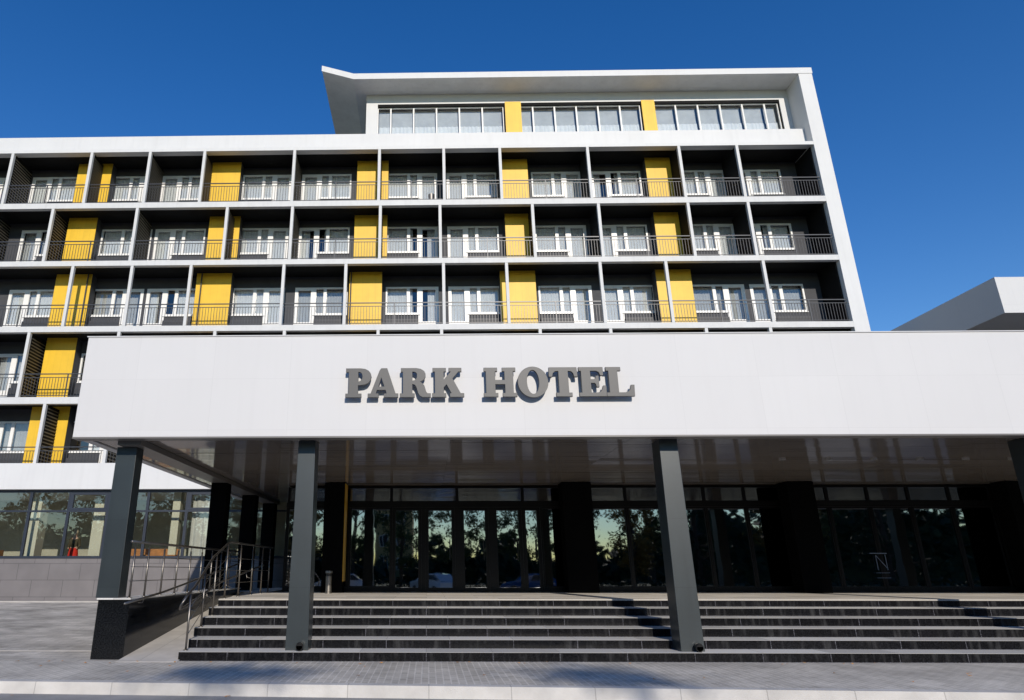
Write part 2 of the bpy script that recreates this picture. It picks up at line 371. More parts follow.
for y, z in ((13.7, .95), (15.2, 1.14), (16.6, 1.32), (18.4, 1.50)):
    MB().tube([(xh(y), y, z - .14), (xh(y) - .10, y, z - .12), (xh(y) - .12, y, z - .02)], .011, 6).build('bracket', 'steel', h2, smooth=True)

# ------------------------------------------------------------------ entrance canopy
CZ = 4.03
cp = thing('entrance_canopy', 'long white box canopy over the entrance steps on dark tapering columns', 'canopy', (5, 12.75, 0))
MB().box(-6.95, 27, 12.75, 13.0, CZ, 6.10).build('fascia', 'panel', cp, bevel=.006)
MB().box(-6.95, -6.75, 13.001, 26.2, CZ, 6.10).build('side_fascia', 'panel', cp)
MB().box(-6.97, 27, 12.73, 12.76, 6.101, 6.12).box(-6.97, -6.76, 12.76, 26.2, 6.101, 6.12).build('edge_flashing', 'slabwhite', cp)
MB().box(-6.955, 27, 12.745, 13.0, CZ - .03, CZ - .001).build('drip_edge', 'beam', cp)
MB().box(-6.75, 27, 13.001, 26.4, 5.8, 6.0).build('roof_deck', 'roofgrey', cp)
sf = MB(); rnd = random.Random(3)
y = 13.0
while y < 26.2:
    x = -6.74
    tilt = rnd.uniform(-.0012, .0012)
    while x < 26.9:
        x2 = min(x + 3.6, 26.95); d = [rnd.uniform(-.0022, .0022) for _ in range(4)]
        sf.quad((x, y + .003, CZ + .02 + d[0]), (x, y + .297, CZ + .02 + d[1] + tilt), (x2, y + .297, CZ + .02 + d[2] + tilt), (x2, y + .003, CZ + .02 + d[3]))
        x = x2 + .004
    y += .3
sf.build('soffit', 'soffit', cp)
MB().box(-6.75, 27, 13.001, 26.2, CZ + .03, CZ + .05).build('soffit_back', 'blackceil', cp)
MB().box(-6.18, -5.72, 13.05, 26.1, CZ - .10, CZ + .012).build('beam', 'beam', cp)
def column(xc, yf, z0, wb, wt, mat, z1=CZ + .01, dep=.42, nm='column', dt=.0):
    b, tt = wb / 2, wt / 2
    return MB().hexa([(xc-b,yf,z0),(xc+b,yf,z0),(xc+b,yf+dep,z0),(xc-b,yf+dep,z0),(xc-tt,yf+dt,z1),(xc+tt,yf+dt,z1),(xc+tt,yf+dt+dep,z1),(xc-tt,yf+dt+dep,z1)]).build(nm, mat, cp, bevel=.006)
column(-6.09, 13.30, 1.06, .43, .40, 'column', CZ - .101, .34)
column(-2.43, 13.27, RZ, .42, .34, 'column', dep=.45)
column(4.79, 13.22, RZ, .43, .36, 'column', dep=.45)
column(11.98, 13.20, RZ, .43, .36, 'column', dep=.45)
column(19.2, 13.20, RZ, .43, .36, 'column', dep=.45)
for y in (19.1, 22.4, 25.3): column(-5.95, y, LZ if y > 20.9 else .0, .45, .45, 'pier', CZ - .101, .45)
for x, ww in ((-2.76, .60), (4.40, .86), (10.95, .78), (17.3, .75), (23.8, .75)):
    column(x, 20.0, LZ + .001, ww, ww, 'pier', dep=.6)
MB().box(-2.459, -2.44, 20.03, 20.57, 1.25, CZ - .02).build('yellow_strip', 'yellowplain', cp)
for i in range(14):
    x = 8.4 + 1.07 * i
    MB().tube([(x, 15.9, CZ - .012), (x, 15.9, CZ + .03)], .075, 20).build('downlight', 'lens', cp)

# ------------------------------------------------------------------ sign
LET = {  # outlines on a 100-unit cap height: outer loop first, then counters
'P': (90, [[(2,100),(52,100),(68,98),(80,92),(87,83),(90,72),(87,60),(80,50),(68,44),(52,42),(44,42),(44,12),(56,12),(56,0),(2,0),(2,12),(12,12),(12,88),(2,88)],
           [(44,88),(50,88),(56,84),(59,78),(60,71),(58,63),(54,57),(48,54),(44,54)]]),
'A': (105, [[(46,100),(66,100),(96,12),(105,12),(105,0),(56,0),(56,12),(66,12),(62,25),(31,25),(27,12),(37,12),(37,0),(0,0),(0,12),(10,12),(40,92)],
            [(46,70),(35,36),(58,36)]]),
'R': (108, [[(3,100),(56,100),(72,97),(83,90),(88,80),(88,70),(82,60),(68,53),(78,47),(84,38),(90,18),(95,12),(106,12),(106,0),(78,0),(69,5),(63,14),(57,34),(52,42),(44,45),(42,45),(42,12),(50,12),(50,0),(0,0),(0,12),(10,12),(10,88),(3,88)],
            [(42,88),(49,88),(56,85),(59,79),(59,70),(56,62),(50,57),(42,56)]]),
'K': (110, [[(2,100),(48,100),(48,88),(40,88),(40,58),(66,88),(58,88),(58,100),(102,100),(102,88),(92,88),(70,64),(98,12),(110,12),(110,0),(62,0),(62,12),(68,12),(50,44),(40,33),(40,12),(48,12),(48,0),(0,0),(0,12),(10,12),(10,88),(2,88)]]),
'H': (116, [[(2,100),(48,100),(48,88),(40,88),(40,57),(74,57),(74,88),(66,88),(66,100),(112,100),(112,88),(103,88),(103,12),(115,12),(115,0),(66,0),(66,12),(75,12),(75,43),(40,43),(40,12),(49,12),(49,0),(0,0),(0,12),(9,12),(9,88),(2,88)]]),
'T': (99, [[(2,100),(97,100),(99,68),(88,68),(85,80),(78,87),(66,88),(66,12),(77,12),(77,0),(23,0),(23,12),(34,12),(34,88),(22,87),(14,80),(11,68),(0,68)]]),
'E': (97, [[(2,100),(88,100),(88,72),(78,72),(74,83),(64,88),(42,88),(42,58),(56,58),(60,62),(62,70),(71,70),(71,32),(62,32),(60,42),(55,46),(42,46),(42,12),(66,12),(76,16),(82,24),(86,36),(96,36),(95,0),(0,0),(0,12),(10,12),(10,88),(2,88)]]),
'L': (99, [[(2,100),(54,100),(54,88),(42,88),(42,12),(66,12),(77,16),(84,24),(88,38),(99,38),(97,0),(0,0),(0,12),(11,12),(11,88),(2,88)]]),
}
def ell(cx, cy, rx, ry, n=40, tilt=0):
    return [(cx + rx*math.cos(2*math.pi*i/n) + tilt*math.sin(2*math.pi*i/n), cy + ry*math.sin(2*math.pi*i/n)) for i in range(n)]
LET['O'] = (106, [ell(53, 50, 53, 53), ell(53, 50, 22, 42, tilt=0)])
sg = thing('hotel_sign', 'raised grey slab serif letters reading PARK HOTEL on the white canopy', 'sign', (1.2, 12.6, 4.74))
def letter(ch, x0, x1, z0=4.765, h=.585):
    wd, loops = LET[ch]
    cu = bpy.data.curves.new('letter', 'CURVE'); cu.dimensions = '2D'; cu.fill_mode = 'BOTH'; cu.extrude = .032; cu.bevel_depth = .004; cu.bevel_resolution = 1
    for lp in loops:
        sp = cu.splines.new('POLY'); sp.points.add(len(lp) - 1)
        for i, (a, b) in enumerate(lp): sp.points[i].co = (a / wd * (x1 - x0), b / 100 * h, 0, 1)
        sp.use_cyclic_u = True
    tmp = bpy.data.objects.new('tmp', cu); COL.objects.link(tmp)
    me = bpy.data.meshes.new_from_object(tmp); bpy.data.objects.remove(tmp)
    me.transform(Matrix.Rotation(R(90), 4, 'X')); me.materials.clear()
    o = link('letter', me, 'letter', sg); o.location = Vector((x0, 12.615, z0)) - wloc(sg)
    st = MB()
    for fx in (.25, .7): st.tube([(x0 + fx*(x1-x0), 12.655, z0 + .06), (x0 + fx*(x1-x0), 12.75, z0 + .06)], .01, 6)
    return o
for ch, a, b in (('P',-1.61,-1.1),('A',-1.16,-.57),('R',-.53,.08),('K',.1,.72),('H',1.11,1.76),('O',1.78,2.37),('T',2.39,2.95),('E',2.97,3.5),('L',3.5,4.04)): letter(ch, a, b)

# ------------------------------------------------------------------ glazed entrance under the canopy
gl = thing('glazed_entrance', 'dark tinted glass entrance front with black frames under the canopy', 'entrance', (5, 20.9, LZ))
YG = 20.95
def pane_in(name, x0, x1, z0, z1, fr=.05, par=gl, fm='blackframe', gm='glass_lobby', yy=YG, dep=.09):
    f = MB()
    f.box(x0, x0+fr, yy-dep/2, yy+dep/2, z0, z1).box(x1-fr, x1, yy-dep/2, yy+dep/2, z0, z1)
    f.box(x0+fr, x1-fr, yy-dep/2, yy+dep/2, z0, z0+fr).box(x0+fr, x1-fr, yy-dep/2, yy+dep/2, z1-fr, z1)
    o = f.build(name, fm, par)
    MB().box(x0+fr, x1-fr, yy-.004, yy+.004, z0+fr, z1-fr).build('pane', gm, o)
    return o
ZD = 3.42; ZT = CZ + .0
doors = [(-1.08,-.20),(-.08,.82),(1.0,1.84),(2.0,2.86),(2.88,3.42)]
wins = [(-4.3,-2.42),(-2.38,-1.12),(3.44,4.2),(4.86,6.06),(6.09,7.20),(7.23,8.46),(8.49,9.69),(9.72,10.95),(11.0,12.2)]
x = 12.23
while x < 26: wins.append((x, x + 1.2)); x += 1.23
for a, b in doors:
    d = pane_in('door', a, b, LZ + .02, ZD - .03, .10)
    MB().tube([(b-.16, YG-.08, LZ+.9), (b-.16, YG-.08, LZ+1.5)], .014, 8).build('handle', 'black', d)
for a, b in wins: pane_in('window', a, b, LZ + .12, ZD - .03, .045)
bf = MB().box(-4.35, 26.5, YG-.07, YG+.07, LZ + .001, LZ + .019).box(-4.35, 26.5, YG-.08, YG+.08, ZD - .029, ZD + .12)
allx = sorted(doors + wins)
for (a, b), (c, d) in zip(allx, allx[1:]):
    if c - b > .005: bf.box(b + .001, c - .001, YG-.06, YG+.08, LZ + .02, ZD - .03)
for a, b in wins: bf.box(a, b, YG-.06, YG+.06, LZ + .02, LZ + .119)
bf.box(-4.35, -4.301, YG-.06, YG+.06, LZ+.02, ZD-.03)
bf.build('frame', 'blackframe', gl)
x = -4.3
tx = [-4.3, -2.9, -1.12, .90, 2.92, 4.5, 6.07, 7.2, 8.47, 9.7, 11.0, 12.2]
while tx[-1] < 26: tx.append(tx[-1] + 1.23)
for a, b in zip(tx, tx[1:]): pane_in('transom_window', a + .002, b - .002, ZD + .121, ZT - .02, .04)
MB().box(-4.35, -4.301, YG+.08, 26.3, LZ+.002, ZT).build('side_wall', 'pier', gl)
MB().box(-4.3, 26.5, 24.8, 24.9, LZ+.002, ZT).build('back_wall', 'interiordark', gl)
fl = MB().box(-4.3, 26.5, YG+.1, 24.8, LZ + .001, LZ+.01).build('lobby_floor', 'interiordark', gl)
MB().box(26.5, 26.6, YG, 26.3, 0, 6).build('side_wall', 'pier', gl)
# long dark drapes behind the right-hand glass
def drape(x0, x1, z0, z1, yy, amp=.035, per=.16, n=8):
    m = MB(); k = max(8, int((x1-x0)/per*n))
    pts = [(x0 + (x1-x0)*i/k, yy + amp*math.sin(2*math.pi*(x0 + (x1-x0)*i/k)/per + .8*math.sin(i*.37))) for i in range(k+1)]
    for i, (a, b) in enumerate(pts): m.v += [(a, b, z0), (a, b, z1)]
    for i in range(k): m.f.append((2*i, 2*i+2, 2*i+3, 2*i+1))
    return m
M['drape'] = paint('brown_drape', (.09, .085, .06), .9, .1)
for a, b in ((4.9, 7.2), (7.3, 10.8)): drape(a, b, LZ+.02, 3.4, 21.4, .05, .22).build('curtain', 'drape', gl, smooth=True)

# pale lettering on the right-hand glass: a reflected N put in as coloured bars
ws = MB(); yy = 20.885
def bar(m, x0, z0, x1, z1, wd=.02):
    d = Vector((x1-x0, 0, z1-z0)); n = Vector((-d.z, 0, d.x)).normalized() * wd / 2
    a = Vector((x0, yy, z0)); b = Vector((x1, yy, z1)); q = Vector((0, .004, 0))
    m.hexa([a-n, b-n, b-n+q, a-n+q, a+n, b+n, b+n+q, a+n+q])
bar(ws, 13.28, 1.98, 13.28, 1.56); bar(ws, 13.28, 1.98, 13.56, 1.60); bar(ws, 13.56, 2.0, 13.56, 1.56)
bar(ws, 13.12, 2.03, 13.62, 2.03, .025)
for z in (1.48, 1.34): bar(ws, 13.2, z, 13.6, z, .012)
tag(ws.build('window_reflection', 'reflpale'), 'small pale blue N-shaped reflection painted on the dark glass right of the entrance', 'painted_reflection')

# litter bin and ground spotlights
BX, BY = -2.78, 19.6
bn = thing('litter_bin', 'slim stainless steel litter bin standing in front of the pier with the yellow edge', 'bin', (BX, BY, LZ))
MB().tube([(BX,BY,LZ),(BX,BY,LZ+.03),(BX,BY,LZ+.05),(BX,BY,LZ+.45)], [.095,.095,.085,.085], 24).build('bin_body', 'steel', bn)
MB().tube([(BX,BY,LZ+.451),(BX,BY,LZ+.53)], .078, 24).build('opening_band', 'black', bn)
MB().tube([(BX,BY,LZ+.531),(BX,BY,LZ+.60)], [.105,.10], 24).build('lid', 'steel', bn, bevel=.008)
for x, y, lab in ((4.86, 13.10, 'small round black spotlight on the bottom step in front of the middle column'), (-2.35, 13.14, 'small black spotlight on the step before the column right of the handrail')):
    s = thing('spotlight', lab, 'spotlight', (x, y, RZ), 'spotlights at the column feet')
    MB().tube([(x, y-.04, RZ+.075), (x, y, RZ+.085), (x, y+.09, RZ+.10)], [.066,.07,.05], 20).build('lamp_body', 'black', s, smooth=False)
    MB().tube([(x, y-.045, RZ+.075), (x, y-.041, RZ+.075)], .055, 20).build('lens', 'carglass', s)
    MB().box(x-.035, x+.035, y-.02, y+.05, RZ+.001, RZ+.02).build('foot', 'black', s)

# ------------------------------------------------------------------ the hotel block
YF, YB = 26.5, 28.1       # slab edge and balcony back wall
HX0, HX1 = -29.0, 17.95
ht = thing('hotel_building', 'white hotel block with rows of black balconies and yellow wall panels', 'building', (-5, YF, 0))
FL = {1: 17.54, 2: 14.61, 3: 11.51, 4: 8.38, 5: 5.28}
CE = {1: 20.27, 2: 17.26, 3: 14.36, 4: 11.25, 5: 8.09}
# structure: side blade, roof, slabs
MB().box(HX1, 18.60, YF, 39, 0, 24.25).build('side_wall', 'white', ht, bevel=.01)
MB().box(HX0 - .9, HX0, YF, 39, 0, 21.1).build('side_wall', 'white', ht)
MB().box(HX0, HX1 - .001, 38.6, 39, 0, 21.1).build('rear_wall', 'white', ht)
rf = MB()
KX = -3.5
rf.hexa([(KX,YF,24.25),(18.60,YF,24.251),(18.60,39,24.251),(KX,39,24.25),(KX,YF,24.57),(18.60,YF,24.57),(18.60,39,24.57),(KX,39,24.57)])
rf.hexa([(-5.05,YF,24.76),(KX,YF,24.25),(KX,39,24.25),(-5.05,39,24.76),(-5.05,YF,25.07),(KX,YF,24.57),(KX,39,24.57),(-5.05,39,25.07)])
rf.build('roof', 'offwhite', ht)
MB().hexa([(KX,YF-.02,24.25),(18.62,YF-.02,24.25),(18.62,YF-.002,24.25),(KX,YF-.002,24.25),(KX,YF-.02,24.58),(18.62,YF-.02,24.58),(18.62,YF-.002,24.58),(KX,YF-.002,24.58)]).hexa([(-5.07,YF-.02,24.76),(KX,YF-.02,24.25),(KX,YF-.002,24.25),(-5.07,YF-.002,24.76),(-5.07,YF-.02,25.08),(KX,YF-.02,24.58),(KX,YF-.002,24.58),(-5.07,YF-.002,25.08)]).build('roof_edge', 'white', ht)
MB().box(HX0, HX1 - .001, YF + .45, YF + .62, CE[1] + .141, 21.44).build('parapet', 'white', ht, bevel=.006)
MB().box(HX0, HX1 - .001, YF, YF + .22, CE[1] - .02, CE[1] + .16).build('slab_edge', 'white', ht, bevel=.006)
MB().box(HX0, HX1 - .001, YF + .221, YF + .449, CE[1] + .05, CE[1] + .14).build('ledge', 'white', ht)
MB().box(HX0, HX1 - .001, YF + .621, 38.6, CE[1] + .13, 20.9).build('roof_deck', 'roofgrey', ht)
for r in (1, 2, 3, 4):
    MB().box(HX0, HX1 - .001, YF, YF + .22, CE[r+1], FL[r]).build('slab_edge', 'slabwhite', ht, bevel=.008)
for r in (1, 2, 3, 4):
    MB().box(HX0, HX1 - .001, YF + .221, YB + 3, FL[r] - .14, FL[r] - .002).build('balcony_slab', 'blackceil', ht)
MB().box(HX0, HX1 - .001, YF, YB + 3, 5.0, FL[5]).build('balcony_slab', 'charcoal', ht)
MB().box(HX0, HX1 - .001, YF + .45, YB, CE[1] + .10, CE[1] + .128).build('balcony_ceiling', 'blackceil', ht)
MB().box(HX1 - .05, HX1 - .002, YF + .26, YB, 5.3, CE[1]).build('end_lining', 'blackceil', ht)
MB().box(HX0, HX1 - .001, YB + 3.0, YB + 3.1, 0, 20.3).build('inner_wall', 'interior', ht)

POSTS = {
 1: [-28.9,-26.6,-22.6,-19.5,-15.73,-12.96,-10.38,-6.14,-2.16,.84,3.45,7.52,11.74,14.41],
 2: [-26.9,-23.9,-20.0,-17.07,-13.18,-9.05,-6.07,-2.07,.63,4.80,7.77,11.78,14.46],
 3: [-26.5,-22.6,-19.8,-15.68,-13.03,-10.40,-6.28,-3.54,.75,3.51,7.59,10.45,14.66]}
POSTS[4] = POSTS[2]; POSTS[5] = [-15.83 if abs(p + 15.68) < .01 else p for p in POSTS[3]]
YEL = {
 1: [(-24.0,-22.4),(-16.9,-15.25),(-10.35,-8.95),(-3.3,-1.80),(3.5,4.88),(10.52,11.70)],
 2: [(-24.0,-22.4),(-16.9,-15.55),(-10.2,-8.75),(-3.35,-1.82),(3.68,4.78),(10.60,11.74)],
 3: [(-24.0,-22.4),(-17.0,-15.35),(-10.5,-8.9),(-3.5,-2.02),(3.33,4.93),(10.32,11.93)]}
YEL[4] = YEL[2]; YEL[5] = YEL[3]
WIN = [(-26.8,'DL'),(-22.5,'DR'),(-19.38,'DL'),(-15.5,'DR'),(-12.93,'DL'),(-8.95,'DR'),(-6.05,'DL'),(-1.87,'DR'),(1.0,'DL'),(5.12,'DR'),(7.98,'DL'),(12.05,'DR'),(14.71,'DL')]
WW = 2.42; HEAD = 2.42; SILL = 1.06
YP = 27.6                  # face of the yellow boxes
# window prototypes: local origin at lower left of the opening, y = 0 is the wall face
def curtain_mesh(x0, x1, z0, z1, amp, per, seed):
    return drape(x0, x1, z0, z1, 0, amp, per)
def make_window(kind, cv):
    dl = kind == 'DL'
    def X(a, b): return (a, b) if dl else (WW - b, WW - a)
    f = MB(); F = .075; y0, y1 = -.015, .06
    def bx(a, b, z0, z1, dy=0):
        xa, xb = X(a, b); f.box(xa, xb, y0 + dy, y1, z0, z1)
    D = .80
    bx(0, F, 0, HEAD); bx(D, D + .13, 0, HEAD); bx(WW - F, WW, SILL, HEAD)
    bx(F, D, HEAD - F, HEAD); bx(D + .13, WW - F, HEAD - F, HEAD)
    bx(D + .13, WW - F, SILL, SILL + .09)
    bx(1.36, 1.46, SILL + .09, HEAD - F)
    bx(F, D, 0, .08)
    # door leaf rails
    bx(F, F + .07, .08, HEAD - F, .006); bx(D - .07, D, .08, HEAD - F, .006)
    bx(F + .07, D - .07, HEAD - F - .07, HEAD - F, .006); bx(F + .07, D - .07, .08, .72, .010)
    # casement
    bx(D + .13, D + .18, SILL + .09, HEAD - F, .006); bx(1.31, 1.36, SILL + .09, HEAD - F, .006)
    o = f.build('window', 'frame')
    p = MB()
    for a, b, z0, z1 in ((F + .07, D - .07, .72, HEAD - F - .07), (D + .18, 1.31, SILL + .09, HEAD - F), (1.46, WW - F, SILL + .09, HEAD - F)):
        xa, xb = X(a, b); p.box(xa, xb, .022, .028, z0, z1)
    p.build('pane', 'glass_room', o)
    xa, xb = X(D + .05, WW); MB().box(xa, xb, -.055, -.016, SILL - .03, SILL - .001).build('sill', 'frame', o)
    lm = MB(); xa, xb = X(D + .14, WW - .02)
    if cv % 2 == 0 or True:
        lm.box(xa, xb, -.14, -.001, .10, SILL - .26)
        z = .15
        while z < SILL - .31: lm.box(xa - .004, xb + .004, -.152, -.141, z, z + .03); z += .055
        lm.build('louvre_panel', 'louvre', o)
    rr = random.Random(cv)
    c = MB()
    spans = [(F, D), (D + .13, WW - F)]
    if cv == 1: spans = [(F, D), (D + .13, 1.5)]
    if cv == 2: spans = [(D + .13, WW - F)]
    if cv == 3: spans = [(F, .5), (1.2, WW - F)]
    for a, b in spans:
        xa, xb = X(a, b); d = drape(xa, xb, .02 if a < .5 else .3, HEAD - .02, .16 + .02*cv, .011, .13, 7)
        n = len(c.v); c.v += d.v; c.f += [tuple(i + n for i in q) for q in d.f]
    c.build('curtain', 'curtain' if cv != 4 else 'curtain_grey', o, smooth=True)
    return o
protos = {}
rw = random.Random(11)
def put_window(kind, cv, x, z):
    key = (kind, cv)
    if key in protos: o = copy_tree(protos[key], ht)
    else: o = protos[key] = make_window(kind, cv); o.parent = ht
    o.location = Vector((x, YB, z)) - ht.location
    return o
T3 = .16
for r in (1, 2, 3, 4, 5):
    z0, z1 = FL[r] - .001, CE[r] + .17 if r > 1 else CE[1] + .13
    # wall with openings (one mesh), thickness .3 behind YB
    wl = MB(); xs = HX0
    for x, kd in WIN:
        a, b = x + .003, x + WW - .003
        wl.box(xs, a, YB, YB + .25, z0, z1)
        wl.box(a, b, YB, YB + .25, z0 + HEAD, z1)
        dx0, dx1 = (a + .80, b) if kd == 'DL' else (a, b - .80)
        wl.box(dx0 + .12 if kd == 'DL' else dx0, dx1 if kd == 'DL' else dx1 - .12, YB + .001, YB + .25, z0, z0 + SILL - .001)
        xs = b
        cv = rw.choice([0, 0, 4, 0, 0, 3] if r < 3 else [0, 4, 4, 0, 3, 0, 4] if r == 3 else [2, 1, 4, 2])
        put_window(kd, cv, x, FL[r])
    wl.box(xs, HX1 - .002, YB, YB + .25, z0, z1)
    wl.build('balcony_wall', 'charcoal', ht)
    for a, b in YEL[r]:
        MB().box(a, b, YP, YP + .03, FL[r], z1 - .03).build('yellow_panel', 'yellow', ht)
        MB().box(a + .004, b - .004, YP + .031, YB - .001, FL[r], z1 - .03).build('wall_box', 'charcoal', ht)
    # posts
    for p in POSTS[r]:
        MB().box(p - .065, p + .065, YF + .004, YF + .15, FL[r] + .001, CE[r] - .001).build('balcony_post', 'slabwhite', ht, bevel=.006)
    # slatted partitions between balconies (all rows but the third from the top)
    if r != 3:
        for p in POSTS[r]:
            if p < -28.5: continue
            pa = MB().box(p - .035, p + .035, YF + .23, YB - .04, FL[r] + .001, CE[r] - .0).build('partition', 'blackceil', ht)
            bt = MB(); z = FL[r] + .12
            while z < CE[r] - .1:
                for s in (1,):
                    xa, xb = sorted((p + s*.036, p + s*.052)); bt.box(xa, xb, YF + .235, YB - .045, z, z + .045)
                z += .14
            bt.build('slats', 'batten', pa)
    else:
        for p in (-15.5, -10.25, -3.42, 10.3):
            MB().tube([(p, YP - .06, FL[r]), (p, YP - .06, CE[r] + .1)], .03, 10).build('drainpipe', 'louvre', ht)
    # railings, bay by bay
    ed = POSTS[r] + [HX1]
    for a, b in zip(ed, ed[1:]):
        a += .07; b -= .07 if b != HX1 else .01
        z = FL[r]; y = YF + .12
        ra = MB().box(a, b, y - .02, y + .02, z + 1.01, z + 1.05).build('railing', 'rail', ht)
        MB().box(a, b, y - .012, y + .012, z + .865, z + .89).build('upper_rail', 'rail', ra)
        MB().box(a, b, y - .012, y + .012, z + .08, z + .105).build('lower_rail', 'rail', ra)
        n = max(1, round((b - a) / 1.9))
        for i in range(1, n): 
            xx = a + (b - a) * i / n; MB().box(xx - .02, xx + .02, y - .019, y + .019, z + .001, z + 1.009).build('post', 'rail', ra)
        bl = MB(); k = round((b - a) / .125)
        for i in range(1, k):
            xx = a + (b - a) * i / k; bl.box(xx - .008, xx + .008, y - .008, y + .008, z + .106, z + .864)
        bl.build('balusters', 'baluster', ra)

# penthouse floor behind the parapet
PY = YF + 1.15; PX = -2.95
pw = MB()
PZ0, PZ1 = 20.9, 24.25
wa = [(-2.38, 3.95), (4.72, 10.72), (11.35, 17.50)]
ZA, ZB = 21.25, 23.52
xs = PX
for a, b in wa:
    pw.box(xs, a, PY, PY + .3, PZ0, PZ1)
    xs = b
pw.box(xs, HX1 - .002, PY, PY + .3, PZ0, PZ1)
for a, b in wa: pw.box(a, b, PY, PY + .3, PZ0, ZA).box(a, b, PY, PY + .3, ZB + .16, PZ1)
pw.box(PX, PX + .3, PY + .3, 38, PZ0, PZ1)
pw.build('penthouse_wall', 'white', ht)
lin = MB()
for a, b in wa: lin.box(a, b, PY + .002, PY + .29, ZB, ZB + .159).box(b - .06, b, PY + .05, PY + .29, ZA, ZB)
lin.build('black_lintel', 'blackceil', ht)
for a, b in ((3.95, 4.75), (10.70, 11.35)):
    MB().box(a + .004, b - .004, PY - .04, PY - .001, ZA, ZB + .20).build('yellow_panel', 'yellow', ht)
MB().box(PX + .3, HX1 - .002, PY + 3.2, PY + 3.3, PZ0, PZ1).build('inner_wall', 'curtain_grey', ht)
for a, b in wa:
    n = 6; e = [0, .62, 1.7, 2.78, 3.86, 4.94, 5.94]
    if a > 11: e = [0, 1.02, 2.08, 3.14, 4.2, 5.26, 5.9]
    sc = (b - a - .07) / e[-1]
    for i in range(n):
        x0, x1 = a + e[i]*sc, a + e[i+1]*sc
        wq = pane_in('window', x0 + .002, x1 - .002, ZA + .001, ZB - .001, .034, ht, 'frame', 'glass_top', PY + .12, .08)
        drape(x0 + .05, x1 - .05, ZA, ZA + 1.28, PY + .30, .02, .2, 6).build('curtain', 'curtain', wq, smooth=True)
        MB().box(x0 + .05, x1 - .05, PY + .34, PY + .35, ZA + 1.28, ZB - .02).build('roller_blind', 'curtain_grey', wq)

# ------------------------------------------------------------------ ground-floor wing on the left
wg = thing('ground_floor_wing', 'low wing left of the canopy with large windows under a white parapet', 'building', (-15, 26.2, 0))
MB().box(-29, -4.36, 26.10, 26.499, 4.56, 5.58).build('parapet', 'white', wg, bevel=.006)
MB().box(-29, -4.36, 26.3, 26.498, .2, 1.98).build('plinth_wall', 'plinth', wg)
MB().box(-29, -4.36, 26.27, 26.499, 1.981, 2.03).build('sill', 'navy', wg)
MB().box(-29, -4.36, 26.5, 31.9, 1.3, 1.38).build('floor', 'interior', wg)
MB().box(-29, -4.36, 32, 32.1, 0, 5).build('inner_wall', 'interior', wg)
MB().box(-29, -4.36, 26.5, 32, 4.61, 4.9).build('ceiling', 'offwhite', wg)
xm = -26.45; i = 0
while xm < -5:
    x0, x1 = xm + .002, min(xm + 1.548, -4.4)
    fq = MB(); yy = 26.38
    fq.box(x0, x0+.05, yy-.05, yy+.05, 2.031, 4.555).box(x1-.05, x1, yy-.05, yy+.05, 2.031, 4.555)
    fq.box(x0+.05, x1-.05, yy-.05, yy+.05, 2.031, 2.07).box(x0+.05, x1-.05, yy-.05, yy+.05, 4.46, 4.555).box(x0+.05, x1-.05, yy-.05, yy+.05, 3.71, 3.78)
    if i % 3 == 2 or i == 11:
        fq.box(x0+.051, x0+.15, yy-.06, yy+.045, 3.785, 4.455).box(x1-.15, x1-.051, yy-.06, yy+.045, 3.785, 4.455).box(x0+.151, x1-.151, yy-.06, yy+.045, 3.785, 3.87).box(x0+.151, x1-.151, yy-.06, yy+.045, 4.37, 4.455)
    wq = fq.build('window', 'navy', wg)
    MB().box(x0+.05, x1-.05, yy-.004, yy+.004, 2.07, 3.71).box(x0+.05, x1-.05, yy-.0035, yy+.0035, 3.78, 4.46).build('pane', 'glass_wing', wq)
    xm += 1.55; i += 1
for x, ww in ((-16.05, .55), (-13.35, .45), (-10.2, .3), (-8.6, .6)):
    MB().box(x, x+ww, 27.0, 27.0+ww, 1.38, 4.6).build('pillar', 'cream', wg)
drape(-9.3, -7.9, 1.5, 4.3, 26.8, .04, .25).build('curtain', 'curtain_grey', wg, smooth=True)
wt = thing('wooden_bench', 'orange wooden bench seen through the wing window above the railing', 'bench', (-10.8, 27, 1.38))
MB().box(-11.9, -9.8, 26.75, 27.15, 2.02, 2.12).build('seat', 'wood', wt); MB().box(-11.9, -9.8, 27.15, 27.2, 2.1, 2.35).build('backrest', 'wood', wt)
for x in (-11.8, -9.95):
    MB().box(x, x+.07, 26.8, 27.1, 1.38, 2.019).build('leg', 'wood', wt)
cr_ = thing('wooden_crate', 'small pale wooden crate inside the leftmost wing window', 'crate', (-17.0, 26.9, 1.38))
MB().box(-17.25, -16.7, 26.7, 27.0, 2.06, 2.3).build('crate_body', 'wood', cr_); MB().box(-17.2, -16.75, 26.72, 26.98, 1.38, 2.059).build('stand', 'wood', cr_)

